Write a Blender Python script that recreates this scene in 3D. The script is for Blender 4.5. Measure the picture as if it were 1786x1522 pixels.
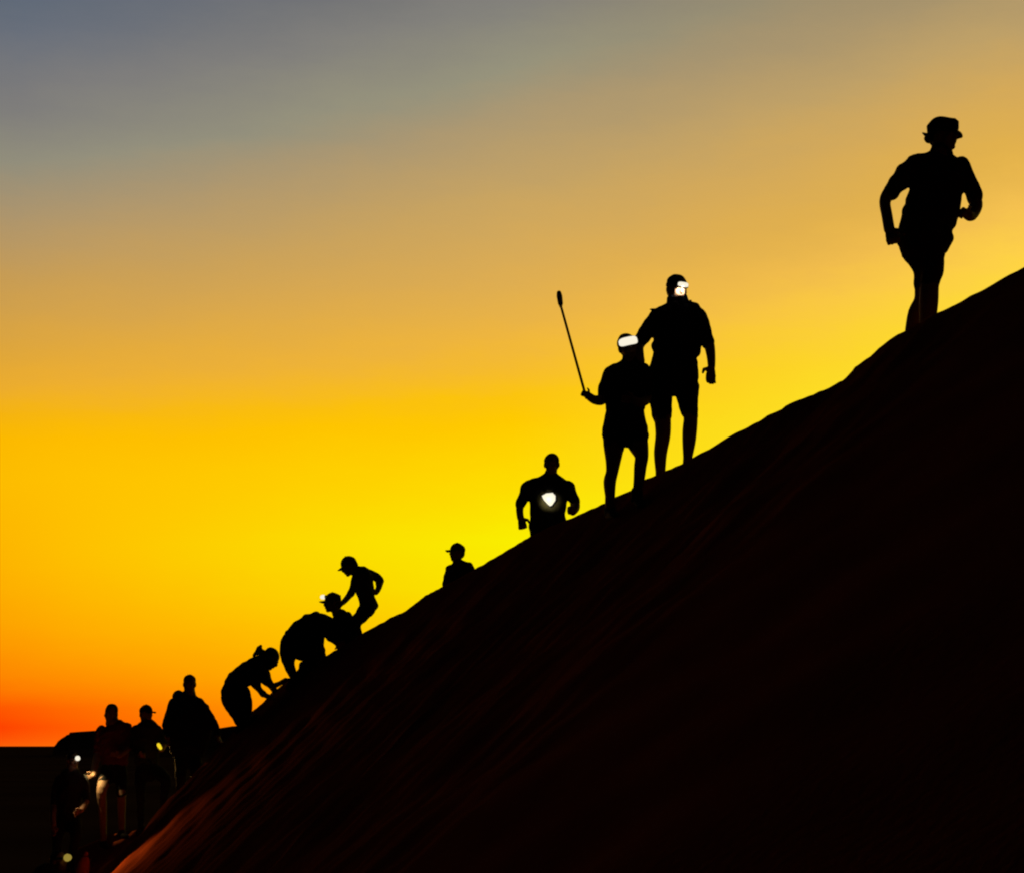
import bpy, bmesh, math, random
import numpy as np
from mathutils import Vector, Matrix, noise

random.seed(7)
scene = bpy.context.scene
for o in list(bpy.data.objects):
    bpy.data.objects.remove(o)

# ------------------------------------------------------------------ camera
W, H, F = 1786.0, 1522.0, 3333.0          # frame and focal length in photograph pixels
PITCH = math.atan((1300.0 - H / 2) / F)   # the horizon lies at row 1300
cam_data = bpy.data.cameras.new('camera')
cam = bpy.data.objects.new('camera', cam_data)
scene.collection.objects.link(cam)
cam_data.sensor_fit = 'HORIZONTAL'
cam_data.sensor_width = 36.0
cam_data.lens = 36.0 * F / W
cam_data.clip_start = 0.05
cam_data.clip_end = 60000.0
cam.location = (0, 0, 0)
cam.rotation_euler = (math.pi / 2 + PITCH, 0, 0)
scene.camera = cam
scene.cycles.pixel_filter_type = 'BLACKMAN_HARRIS'
scene.cycles.filter_width = 2.1
scene.render.resolution_x, scene.render.resolution_y = 1024, 872

# ------------------------------------------------------------------ colour management
scene.view_settings.view_transform = 'Standard'
scene.view_settings.look = 'None'
scene.view_settings.exposure = 0.0
scene.view_settings.gamma = 1.0
scene.view_settings.use_curve_mapping = False

def lin(c):
    out = []
    for v in c:
        v = v / 255.0
        out.append(v / 12.92 if v <= 0.04045 else ((v + 0.055) / 1.055) ** 2.4)
    return tuple(out) + (1.0,)

def row_to_el(y):
    return math.degrees(PITCH + math.atan((H / 2 - y) / F))

# ------------------------------------------------------------------ world: twilight sky
# The glow of the sun just under the horizon, as a function of true elevation and azimuth.
world = bpy.data.worlds.new('World')
scene.world = world
world.use_nodes = True
nt = world.node_tree
nt.nodes.clear()
N = nt.nodes.new
L = nt.links.new

def math_node(op, a, b=None, c=None, clamp=False):
    n = N('ShaderNodeMath')
    n.operation = op
    n.use_clamp = clamp
    for i, v in enumerate((a, b, c)):
        if v is None:
            continue
        if isinstance(v, (int, float)):
            n.inputs[i].default_value = v
        else:
            L(v, n.inputs[i])
    return n.outputs[0]

def remap(v, a, b, c, d, smooth=False):
    n = N('ShaderNodeMapRange')
    n.interpolation_type = 'SMOOTHSTEP' if smooth else 'LINEAR'
    n.clamp = True
    L(v, n.inputs[0])
    for i, k in enumerate((a, b, c, d)):
        n.inputs[i + 1].default_value = k
    return n.outputs[0]

tc = N('ShaderNodeTexCoord')
sep = N('ShaderNodeSeparateXYZ')
L(tc.outputs['Generated'], sep.inputs[0])
az = math_node('MULTIPLY', math_node('ARCTAN2', sep.outputs[0], sep.outputs[1]), 57.29578)
el = math_node('MULTIPLY', math_node('ARCSINE', sep.outputs[2]), 57.29578)

# thin uneven veil of high dust: bends the colour bands slightly
veil = N('ShaderNodeTexNoise')
veil.inputs['Scale'].default_value = 1.0
veil.inputs['Detail'].default_value = 8.0
veil.inputs['Roughness'].default_value = 0.72
vm = N('ShaderNodeMapping')
vm.inputs['Scale'].default_value = (14.0, 14.0, 48.0)
vm.inputs['Rotation'].default_value = (0.0, math.radians(-9), 0.0)
L(tc.outputs['Generated'], vm.inputs[0])
L(vm.outputs[0], veil.inputs['Vector'])
wob = math_node('MULTIPLY', math_node('SUBTRACT', veil.outputs['Fac'], 0.5), 1.3)
wob = math_node('MULTIPLY', wob, remap(el, 0.5, 6.0, 0.15, 1.0))
elw = math_node('ADD', el, wob)
# the colour bands lean: they stand higher towards the glow on the right
lean = math_node('ADD', remap(el, 3.0, 10.5, 0.0, 1.25), remap(el, 10.5, 18.0, 0.0, 2.2))
side = remap(az, -15.0, 15.0, -1.0, 1.0)
elw = math_node('SUBTRACT', elw, math_node('MULTIPLY', lean, side))
def lean_of(e):
    return float(np.interp(e, [3.0, 10.5], [0, 1.25]) + np.interp(e, [10.5, 18.0], [0, 2.2]))

TOP = [(27.5, (50, 58, 80)), (32, (22, 27, 44)), (45, (7, 9, 19)), (90, (1, 2, 6))]
SKY_L = [(1300, (255, 104, 12)), (1268, (255, 64, 0)), (1235, (255, 86, 0)), (1190, (255, 132, 0)),
         (1100, (255, 163, 0)), (1000, (255, 181, 0)), (850, (255, 190, 0)), (785, (254, 187, 0)),
         (738, (247, 181, 16)), (692, (238, 174, 46)), (640, (226, 168, 58)), (520, (202, 158, 84)), (400, (174, 150, 110)),
         (320, (147, 143, 125)), (200, (125, 124, 124)), (100, (107, 113, 124)), (0, (91, 103, 119))]
SKY_M = [(1300, (255, 158, 0)), (1200, (255, 185, 0)), (1100, (253, 212, 0)), (1020, (250, 230, 0)),
         (940, (250, 238, 0)), (830, (254, 218, 0)), (735, (255, 202, 0)), (690, (252, 196, 14)), (645, (247, 189, 40)),
         (590, (239, 182, 62)), (480, (222, 173, 82)), (340, (200, 164, 98)), (200, (172, 152, 114)),
         (120, (151, 147, 124)), (0, (131, 129, 123))]
SKY_R = [(1300, (255, 170, 0)), (1000, (252, 232, 10)), (700, (250, 234, 45)), (580, (254, 222, 50)), (470, (254, 208, 72)),
         (400, (244, 192, 80)), (300, (226, 177, 76)), (200, (214, 170, 88)), (100, (190, 160, 104)), (0, (166, 146, 108))]

def ramp(table, value, sd):
    n = N('ShaderNodeValToRGB')
    n.color_ramp.interpolation = 'LINEAR'
    stops = [(row_to_el(y) - sd * lean_of(row_to_el(y)), c) for y, c in table] + TOP
    els = n.color_ramp.elements
    while len(els) > 1:
        els.remove(els[-1])
    for i, (e, c) in enumerate(stops):
        pos = math.sqrt(max(e, 0) / 90.0)
        s = els[0] if i == 0 else els.new(pos)
        s.position = pos
        s.color = lin(c)
    f = math_node('SQRT', math_node('DIVIDE', math_node('MAXIMUM', value, 0.0), 90.0))
    L(f, n.inputs[0])
    return n.outputs[0]

def mix(f, a, b):
    n = N('ShaderNodeMix')
    n.data_type = 'RGBA'
    L(f, n.inputs[0])
    L(a, n.inputs[6])
    L(b, n.inputs[7])
    return n.outputs[2]

cl, cm, cr = ramp(SKY_L, elw, -1), ramp(SKY_M, elw, 0), ramp(SKY_R, elw, 1)
c = mix(remap(az, -15.0, 0.0, 0.0, 1.0), cl, cm)
c = mix(remap(az, 0.0, 15.0, 0.0, 1.0), c, cr)
# away from the glow the dawn sky falls off to night
away = math_node('ABSOLUTE', math_node('SUBTRACT', az, 6.0))
dim = math_node('POWER', remap(away, 18.0, 76.0, 1.0, 0.0, True), 2.2)
night = N('ShaderNodeRGB')
night.outputs[0].default_value = (0.0004, 0.0005, 0.0010, 1)
c = mix(dim, night.outputs[0], c)
bg = N('ShaderNodeBackground')
bg.inputs[1].default_value = 1.0
L(c, bg.inputs[0])
wo = N('ShaderNodeOutputWorld')
L(bg.outputs[0], wo.inputs[0])

# ------------------------------------------------------------------ materials
def material(name, col, rough=0.9, spec=0.1, vary=0.25, scale=30.0, bump=0.0, bump_scale=60.0):
    m = bpy.data.materials.new(name)
    m.use_nodes = True
    t = m.node_tree
    b = t.nodes['Principled BSDF']
    b.inputs['Roughness'].default_value = rough
    b.inputs['Specular IOR Level'].default_value = spec
    n = t.nodes.new('ShaderNodeTexNoise')
    n.inputs['Scale'].default_value = scale
    n.inputs['Detail'].default_value = 4
    co = t.nodes.new('ShaderNodeTexCoord')
    t.links.new(co.outputs['Object'], n.inputs['Vector'])
    r = t.nodes.new('ShaderNodeValToRGB')
    r.color_ramp.elements[0].position = 0.3
    r.color_ramp.elements[1].position = 0.7
    r.color_ramp.elements[0].color = tuple(v * (1 - vary) for v in col) + (1,)
    r.color_ramp.elements[1].color = tuple(min(1, v * (1 + vary)) for v in col) + (1,)
    t.links.new(n.outputs['Fac'], r.inputs[0])
    t.links.new(r.outputs[0], b.inputs['Base Color'])
    if bump > 0:
        n2 = t.nodes.new('ShaderNodeTexNoise')
        n2.inputs['Scale'].default_value = bump_scale
        n2.inputs['Detail'].default_value = 6
        t.links.new(co.outputs['Object'], n2.inputs['Vector'])
        bp = t.nodes.new('ShaderNodeBump')
        bp.inputs['Strength'].default_value = 0.6
        bp.inputs['Distance'].default_value = bump
        t.links.new(n2.outputs['Fac'], bp.inputs['Height'])
        t.links.new(bp.outputs[0], b.inputs['Normal'])
    return m

def emitter(name, col, strength):
    m = bpy.data.materials.new(name)
    m.use_nodes = True
    b = m.node_tree.nodes['Principled BSDF']
    b.inputs['Base Color'].default_value = (0.03, 0.03, 0.03, 1)
    b.inputs['Emission Color'].default_value = tuple(col) + (1,)
    b.inputs['Emission Strength'].default_value = strength
    return m

M = {
    'sand': material('red_sand', (0.30, 0.06, 0.016), 1.0, 0.0, 0.18, 1.6, 0.012, 22.0),
    'plain': material('dark_desert_ground', (0.09, 0.05, 0.035), 1.0, 0.0, 0.3, 0.02),
    'rock': material('dark_hill_rock', (0.07, 0.04, 0.03), 1.0, 0.0, 0.3, 0.03),
    'skin': material('tanned_skin', (0.34, 0.20, 0.13), 0.6, 0.2, 0.12, 25.0),
    'hair': material('dark_hair', (0.02, 0.014, 0.01), 0.7, 0.1, 0.3, 90.0),
    'black': material('black_cloth', (0.02, 0.02, 0.022), 0.95, 0.05, 0.2, 40.0, 0.004, 30.0),
    'navy': material('navy_cloth', (0.02, 0.026, 0.045), 0.95, 0.05, 0.2, 40.0, 0.004, 30.0),
    'grey': material('charcoal_cloth', (0.045, 0.043, 0.042), 0.95, 0.05, 0.2, 40.0, 0.004, 30.0),
    'olive': material('olive_cloth', (0.05, 0.045, 0.025), 0.95, 0.05, 0.2, 40.0, 0.004, 30.0),
    'brown': material('brown_cloth', (0.06, 0.035, 0.02), 0.95, 0.05, 0.2, 40.0, 0.004, 30.0),
    'khaki': material('khaki_cloth', (0.32, 0.26, 0.13), 0.95, 0.05, 0.15, 40.0, 0.004, 30.0),
    'maroon': material('red_cloth', (0.22, 0.03, 0.02), 0.95, 0.05, 0.2, 40.0, 0.004, 30.0),
    'orange': material('orange_fabric', (0.6, 0.13, 0.02), 0.8, 0.15, 0.15, 25.0, 0.004, 20.0),
    'shoe': material('dark_shoe', (0.03, 0.025, 0.022), 0.8, 0.15, 0.2, 50.0),
    'wood': material('brown_stick', (0.42, 0.22, 0.07), 0.8, 0.1, 0.25, 40.0),
    'plastic': material('black_plastic', (0.02, 0.02, 0.02), 0.5, 0.2, 0.1, 50.0),
    'white_lens': emitter('white_lamp_lens', (0.97, 0.90, 0.72), 1.0),
    'small_lens': emitter('small_lamp_lens', (0.97, 0.86, 0.52), 1.0),
    'amber_lens': emitter('amber_lamp_lens', (0.30, 0.22, 0.035), 1.0),
    'yellow_lens': emitter('yellow_lamp_lens', (1.0, 0.72, 0.02), 0.95),
}

# ------------------------------------------------------------------ helpers
COL = scene.collection
SP, CP = math.sin(PITCH), math.cos(PITCH)
YAXIS = Vector((0, 1, 0))

def P(x, y, d):
    """point in the upright plane d metres ahead that the camera sees at pixel (x, y) of the photograph"""
    d = d / (CP - (H / 2 - y) / F * SP)
    cx = (x - W / 2) / F * d
    cy = (H / 2 - y) / F * d
    return Vector((cx, d * CP - cy * SP, d * SP + cy * CP))

def link(name, mesh, mat, parent=None):
    o = bpy.data.objects.new(name, mesh)
    COL.objects.link(o)
    if mat is not None:
        mesh.materials.append(M[mat])
    if parent is not None:
        o.parent = parent
        if parent.type == 'EMPTY':
            o.matrix_parent_inverse = Matrix.Translation(-parent.location)
    return o

def mesh_from(name, verts, faces, smooth=True):
    me = bpy.data.meshes.new(name)
    me.from_pydata([tuple(v) for v in verts], [], faces)
    me.validate()
    bm = bmesh.new()
    bm.from_mesh(me)
    bmesh.ops.recalc_face_normals(bm, faces=bm.faces)
    bm.to_mesh(me)
    bm.free()
    if smooth:
        me.polygons.foreach_set('use_smooth', [True] * len(me.polygons))
    return me

def catmull(st, sub=3):
    st = [np.array(s, float) for s in st]
    if len(st) < 3:
        return st
    out = []
    for i in range(len(st) - 1):
        p0 = st[i - 1] if i else st[0]
        p1, p2 = st[i], st[i + 1]
        p3 = st[i + 2] if i + 2 < len(st) else st[-1]
        for k in range(sub):
            t = k / sub
            q = 0.5 * ((2 * p1) + (-p0 + p2) * t + (2 * p0 - 5 * p1 + 4 * p2 - p3) * t * t + (-p0 + 3 * p1 - 3 * p2 + p3) * t ** 3)
            out.append(q)
    out.append(st[-1])
    return out

class Shape:
    def __init__(self):
        self.v, self.f = [], []
    def rings(self, rings):
        n = len(rings[0])
        b = len(self.v)
        for r in rings:
            self.v.extend(r)
        for i in range(len(rings) - 1):
            for k in range(n):
                k2 = (k + 1) % n
                self.f.append((b + i * n + k, b + i * n + k2, b + (i + 1) * n + k2, b + (i + 1) * n + k))
        self.f.append(tuple(b + k for k in range(n)))
        self.f.append(tuple(b + (len(rings) - 1) * n + k for k in range(n)))
    def tube(self, pts, a, b, ref, seg=16, caps=True):
        """elliptic tube; ref(i, tangent) -> first cross-section axis"""
        rings = []
        m = len(pts)
        T = []
        for i in range(m):
            t = pts[min(i + 1, m - 1)] - pts[max(i - 1, 0)]
            T.append(t.normalized() if t.length > 1e-9 else Vector((0, 0, 1)))
        def ring(c, t, ra, rb):
            A = ref(t)
            A = (A - t * A.dot(t)).normalized()
            B = t.cross(A).normalized()
            return [c + A * (math.cos(q) * ra) + B * (math.sin(q) * rb) for q in [2 * math.pi * k / seg for k in range(seg)]]
        if caps:
            for q in (80, 50, 25):
                s, c_ = math.sin(math.radians(q)), math.cos(math.radians(q))
                rings.append(ring(pts[0] - T[0] * min(a[0], b[0]) * s, T[0], a[0] * c_, b[0] * c_))
        for i in range(m):
            rings.append(ring(pts[i], T[i], a[i], b[i]))
        if caps:
            for q in (25, 50, 80):
                s, c_ = math.sin(math.radians(q)), math.cos(math.radians(q))
                rings.append(ring(pts[-1] + T[-1] * min(a[-1], b[-1]) * s, T[-1], a[-1] * c_, b[-1] * c_))
        self.rings(rings)
    def ellipsoid(self, c, R, r, seg=16, n=10):
        rings = []
        for i in range(n + 1):
            ph = math.pi * (0.02 + 0.96 * i / n)
            z, q = -math.cos(ph) * r[2], math.sin(ph)
            rings.append([c + R @ Vector((math.cos(t) * q * r[0], math.sin(t) * q * r[1], z)) for t in [2 * math.pi * k / seg for k in range(seg)]])
        self.rings(rings)
    def revolve(self, c, R, prof, seg=32, wob=None, sx=1.0, sy=1.0):
        """closed profile (radius, height) turned round the local z axis: a ring-shaped solid"""
        b, n = len(self.v), len(prof)
        for k in range(seg):
            t = 2 * math.pi * k / seg
            for (r, z) in prof:
                dz = wob(t, r) if wob else 0.0
                self.v.append(c + R @ Vector((math.cos(t) * r * sx, math.sin(t) * r * sy, z + dz)))
        for k in range(seg):
            k2 = (k + 1) % seg
            for i in range(n):
                j = (i + 1) % n
                self.f.append((b + k * n + i, b + k * n + j, b + k2 * n + j, b + k2 * n + i))
    def slab(self, top, bot):
        """closed solid between two grids of points [row][col]"""
        b = len(self.v)
        nr, nc = len(top), len(top[0])
        for g in (top, bot):
            for r in g:
                self.v.extend(r)
        o = nr * nc
        for i in range(nr - 1):
            for k in range(nc - 1):
                q = b + i * nc + k
                self.f.append((q, q + 1, q + nc + 1, q + nc))
                self.f.append((q + o, q + o + nc, q + o + nc + 1, q + o + 1))
        edge = [i for i in range(nc)] + [i * nc + nc - 1 for i in range(1, nr)] + [(nr - 1) * nc + i for i in range(nc - 2, -1, -1)] + [i * nc for i in range(nr - 2, 0, -1)]
        for i in range(len(edge)):
            p, q = edge[i], edge[(i + 1) % len(edge)]
            self.f.append((b + p, b + p + o, b + q + o, b + q))

RNG = np.random.default_rng(11)
PENDING = []
FOLDS = {'shirt': 0.011, 'trousers': 0.008, 'shorts': 0.008, 'hair': 0.006, 'collar': 0.006, 'backpack': 0.012}   # loose cloth, metres
def solid(name, shape, mat, parent, voxel=0.0, smooth=3):
    """link a shape as one mesh; voxel > 0 fuses its overlapping pieces into one continuous skin"""
    o = link(name, mesh_from(name, shape.v, shape.f), mat, parent)
    if voxel > 0:
        r = o.modifiers.new('fuse', 'REMESH')
        r.mode = 'VOXEL'
        r.voxel_size = voxel
        r.use_smooth_shade = True
        if smooth:
            s = o.modifiers.new('soften', 'SMOOTH')
            s.factor = 0.5
            s.iterations = smooth
        PENDING.append(o)
    return o

def bake_pending():
    dg = bpy.context.evaluated_depsgraph_get()
    done = []
    for o in PENDING:
        me = bpy.data.meshes.new_from_object(o.evaluated_get(dg))
        done.append((o, me))
    for o, me in done:
        old = o.data
        o.modifiers.clear()
        o.data = me
        if not me.materials:
            me.materials.append(old.materials[0])
        amp = FOLDS.get(o.name.split('.')[0], 0.0)
        if amp:
            nv = len(me.vertices)
            co, no = np.empty(nv * 3), np.empty(nv * 3)
            me.vertices.foreach_get('co', co)
            me.vertex_normals.foreach_get('vector', no)
            co, no = co.reshape(-1, 3), no.reshape(-1, 3)
            f = np.zeros(nv)
            for q in range(12):
                wl = RNG.normal(size=3)
                wl = wl / np.linalg.norm(wl) * RNG.uniform(28, 95)
                f += np.sin(co @ wl + RNG.uniform(0, 6.28)) * (40.0 / np.linalg.norm(wl)) ** 0.6
            f = np.where(f < 0, f * 0.5, f)
            co += no * (amp * 0.24 * f)[:, None]
            me.vertices.foreach_set('co', co.ravel())
            me.update()
        me.polygons.foreach_set('use_smooth', [True] * len(me.polygons))
        bpy.data.meshes.remove(old)
    PENDING.clear()

# ------------------------------------------------------------------ the dune
# crest of the dune: (column, row) in the photograph, and its depth along the ridge
CREST = [(1786, 466), (1753, 484), (1716, 505), (1691, 517), (1666, 532), (1644, 542.5), (1620, 553), (1600, 565),
         (1578, 577.5), (1566, 583), (1548, 595.7), (1532, 607), (1517.5, 622), (1491, 640), (1487, 646.5), (1469, 664.6),
         (1453, 671.4), (1446, 676), (1418, 688), (1394, 697), (1370, 707), (1363, 713), (1338, 725), (1323, 734.7),
         (1302, 745), (1270, 762), (1253, 773), (1237, 783), (1223, 789), (1210, 797), (1191, 808), (1161, 821),
         (1144, 829), (1125, 835), (1105, 853), (1074, 866), (1055, 877.5), (1032, 887), (1010, 897), (986, 907),
         (955, 920), (925, 935), (903, 947.6), (877, 964), (867, 969.5), (836, 987.5), (827, 993), (800, 1008),
         (773, 1021.7), (754, 1032), (741, 1037.7), (733, 1045), (707.6, 1064.7), (682, 1076), (664, 1086.6), (635, 1102),
         (600, 1124), (589, 1131), (569, 1143), (540, 1162), (505, 1184), (472, 1209), (464, 1220), (440, 1240),
         (420, 1258), (400, 1285), (370, 1325), (330, 1385), (290, 1420), (255, 1443), (190, 1455)]
DX = [190, 255, 330, 400, 440, 505, 569, 635, 800, 955, 1080, 1160, 1350, 1600, 1786]
DD = [27.6, 27.0, 26.0, 24.9, 24.2, 23.2, 22.3, 21.4, 19.2, 17.6, 16.4, 15.9, 14.6, 13.0, 12.2]
E2, N2 = np.array([0.7071, -0.7071]), np.array([-0.7071, -0.7071])
cu, cw, cz = [], [], []
for (x, y) in CREST:
    p = P(x, y, float(np.interp(x, DX, DD)))
    q = np.array([p.x, p.y])
    cu.append(q @ E2); cw.append(q @ N2); cz.append(p.z)
cu, cw, cz = np.array(cu[::-1]), np.array(cw[::-1]), np.array(cz[::-1])
su = (cw[-1] - cw[-12]) / (cu[-1] - cu[-12])
# the ridge goes on rising outside the frame, and runs out at its foot
u_hi = cu[-1] + np.array([4.0, 9.0, 16.0, 30.0])
w_hi = cw[-1] + su * (u_hi - cu[-1])
z_hi = cz[-1] + np.array([0.55, 1.0, 1.4, 1.8])
u_lo = cu[0] - np.array([40.0, 22.0, 12.0, 5.0, 2.0])
w_lo = cw[0] + np.array([-9.0, -5.0, -2.6, -1.0, -0.3])
z_lo = cz[0] + np.array([-8.5, -6.5, -4.2, -1.7, -0.45])
CU = np.concatenate([u_lo, cu, u_hi]); CW = np.concatenate([w_lo, cw, w_hi]); CZ = np.concatenate([z_lo, cz, z_hi])

def terrain(u, w):
    """height of the dune at ridge coordinates (u along, w across from the crest, + towards the camera)"""
    zc = np.interp(u, CU, CZ)
    zc = zc + np.exp(-np.abs(w) / 0.5) * (0.0035 * np.sin(u * 17.0 + 3 * np.sin(u * 2.3)) * np.sin(u * 5.3 + 1) ** 2 + 0.002 * np.sin(u * 39.0 + 4 * np.sin(u * 3.0)) * np.sin(u * 2.9))   # trodden, crumbling edge
    s = np.interp(u, [-19.5, -15.0, -10.0, -4.0], [0.86, 0.82, 0.74, 0.62])
    far = 0.62 * np.minimum(-w, 6) + 0.45 * np.maximum(-w - 6, 0)
    near = s * np.minimum(w, 12) + 0.33 * np.maximum(w - 12, 0) + 0.12 * (1 - np.exp(-np.maximum(w, 0) / 0.5))
    z = zc - np.where(w > 0, near, far)
    # trampled berms running down beside the footpath
    k = np.clip(w / 0.35, 0, 1) * np.exp(-np.maximum(w - 6, 0) / 4)
    wa = w + 0.22 * np.sin(u * 1.3) + 0.10 * np.sin(u * 3.1 + 1) + 0.05 * np.sin(u * 7.3)
    berm = np.zeros_like(z)
    for (c0, wd, hh) in ((0.85, 0.24, 0.12), (1.95, 0.36, 0.17), (3.2, 0.46, 0.20), (4.8, 0.5, 0.18)):
        a = (wa - c0) / wd
        berm = berm + hh * np.exp(-a * a)
    z = z + k * berm * (0.7 + 0.3 * np.sin(u * 0.9 + 2)) * np.interp(u, [-20.5, -17.0], [1.15, 0.25])
    rough = 0.035 * np.sin(u * 5.1 + w * 2.3) * np.sin(w * 4.7 - u * 1.9) + 0.018 * np.sin(u * 11.3 - w * 6.1) * np.sin(w * 13.1 + u * 3.7)
    return z + rough * k * np.interp(u, [-19.5, -17.0], [1.0, 0.5])

def ground(x, y):
    q = np.array([x, y])
    u, wabs = q @ E2, q @ N2
    return float(terrain(np.array([u]), np.array([wabs - np.interp(u, CU, CW)]))[0])

us = np.unique(np.concatenate([np.linspace(CU[0], cu[0], 50), np.linspace(cu[0], cu[-1], 900), cu, np.linspace(cu[-1], CU[-1], 60)]))
ws = np.concatenate([-np.linspace(45, 2, 24), -np.linspace(1.9, 0.12, 14), [0.0], np.linspace(0.04, 6.0, 130), np.linspace(6.2, 14, 50), np.linspace(14.5, 48, 30)])
UU, WW = np.meshgrid(us, ws, indexing='ij')
ZZ = terrain(UU, WW)
WA = WW + np.interp(us, CU, CW)[:, None]
XX = UU * E2[0] + WA * N2[0]
YY = UU * E2[1] + WA * N2[1]
verts = np.stack([XX, YY, ZZ], -1).reshape(-1, 3)
nu, nw = UU.shape
ii, kk = np.meshgrid(np.arange(nu - 1), np.arange(nw - 1), indexing='ij')
a0 = (ii * nw + kk).ravel()
faces = np.stack([a0, a0 + nw, a0 + nw + 1, a0 + 1], 1)
me = bpy.data.meshes.new('dune')
me.from_pydata(verts.tolist(), [], faces.tolist())
me.update()
if me.polygons[len(me.polygons) // 2].normal.z < 0:
    me.flip_normals()
me.polygons.foreach_set('use_smooth', [True] * len(me.polygons))
dune = link('dune', me, 'sand')
dune['kind'] = 'structure'

# desert floor to the horizon
GZ = -7.6
rad = [0, 30, 80, 200, 500, 1500, 5000, 15000, 40000]
vs, fs = [(0, 0, GZ)], []
SEG = 72
for r in rad[1:]:
    for k in range(SEG):
        t = 2 * math.pi * k / SEG
        dz = 0.0 if r > 5000 or r < 60 else 0.35 * noise.noise(Vector((math.cos(t) * r * 0.01, math.sin(t) * r * 0.01, 3)))
        vs.append((math.cos(t) * r, math.sin(t) * r, GZ + dz))
for k in range(SEG):
    fs.append((0, 1 + k, 1 + (k + 1) % SEG))
for i in range(len(rad) - 2):
    for k in range(SEG):
        k2 = (k + 1) % SEG
        fs.append((1 + i * SEG + k, 1 + (i + 1) * SEG + k, 1 + (i + 1) * SEG + k2, 1 + i * SEG + k2))
g = link('ground', mesh_from('ground', vs, fs), 'plain')
g['kind'] = 'structure'

# low flat-topped hill far off on the plain
HD = 1500.0
prof = [(94, 1301), (98, 1297), (101, 1292), (108, 1286.5), (114, 1283), (116, 1281), (120, 1280), (122, 1276.5), (140, 1275),
        (172, 1273), (230, 1271), (300, 1270), (383, 1269), (405, 1265.5), (440, 1264), (520, 1266), (600, 1274), (680, 1290), (760, 1302)]
vs, fs = [], []
rows = [(-1.0, 0.0), (-0.6, 0.30), (-0.34, 0.74), (-0.2, 0.97), (0.0, 1.0), (0.25, 0.98), (0.45, 0.7), (0.7, 0.28), (1.0, 0.0)]
for (x, y) in prof:
    top = P(x, y, HD)
    for (q, k) in rows:
        z = GZ - 1.0 + (top.z - GZ + 1.0) * k
        vs.append((top.x * (1 + 0.11 * q), top.y + q * 170, z + (0.25 * noise.noise(Vector((x * 0.21, q * 3, 1))) if 0 < k < 1 else 0)))
n = len(rows)
for i in range(len(prof) - 1):
    for k in range(n - 1):
        fs.append((i * n + k, (i + 1) * n + k, (i + 1) * n + k + 1, i * n + k + 1))
hl = link('hill', mesh_from('hill', vs, fs, False), 'rock')
hl['kind'] = 'structure'

# ------------------------------------------------------------------ people
def spot(name, parent, loc, target, power, col, angle, blend=0.5, size=0.02):
    d = bpy.data.lights.new(name, 'SPOT')
    d.energy = power
    d.color = col
    d.spot_size = math.radians(angle)
    d.spot_blend = blend
    d.shadow_soft_size = 0.001
    o = bpy.data.objects.new(name, d)
    COL.objects.link(o)
    o.location = loc
    o.rotation_euler = (target - loc).to_track_quat('-Z', 'Y').to_euler()
    o.parent = parent
    if parent.type == 'EMPTY':
        o.matrix_parent_inverse = Matrix.Translation(-parent.location)
    return o

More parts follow.
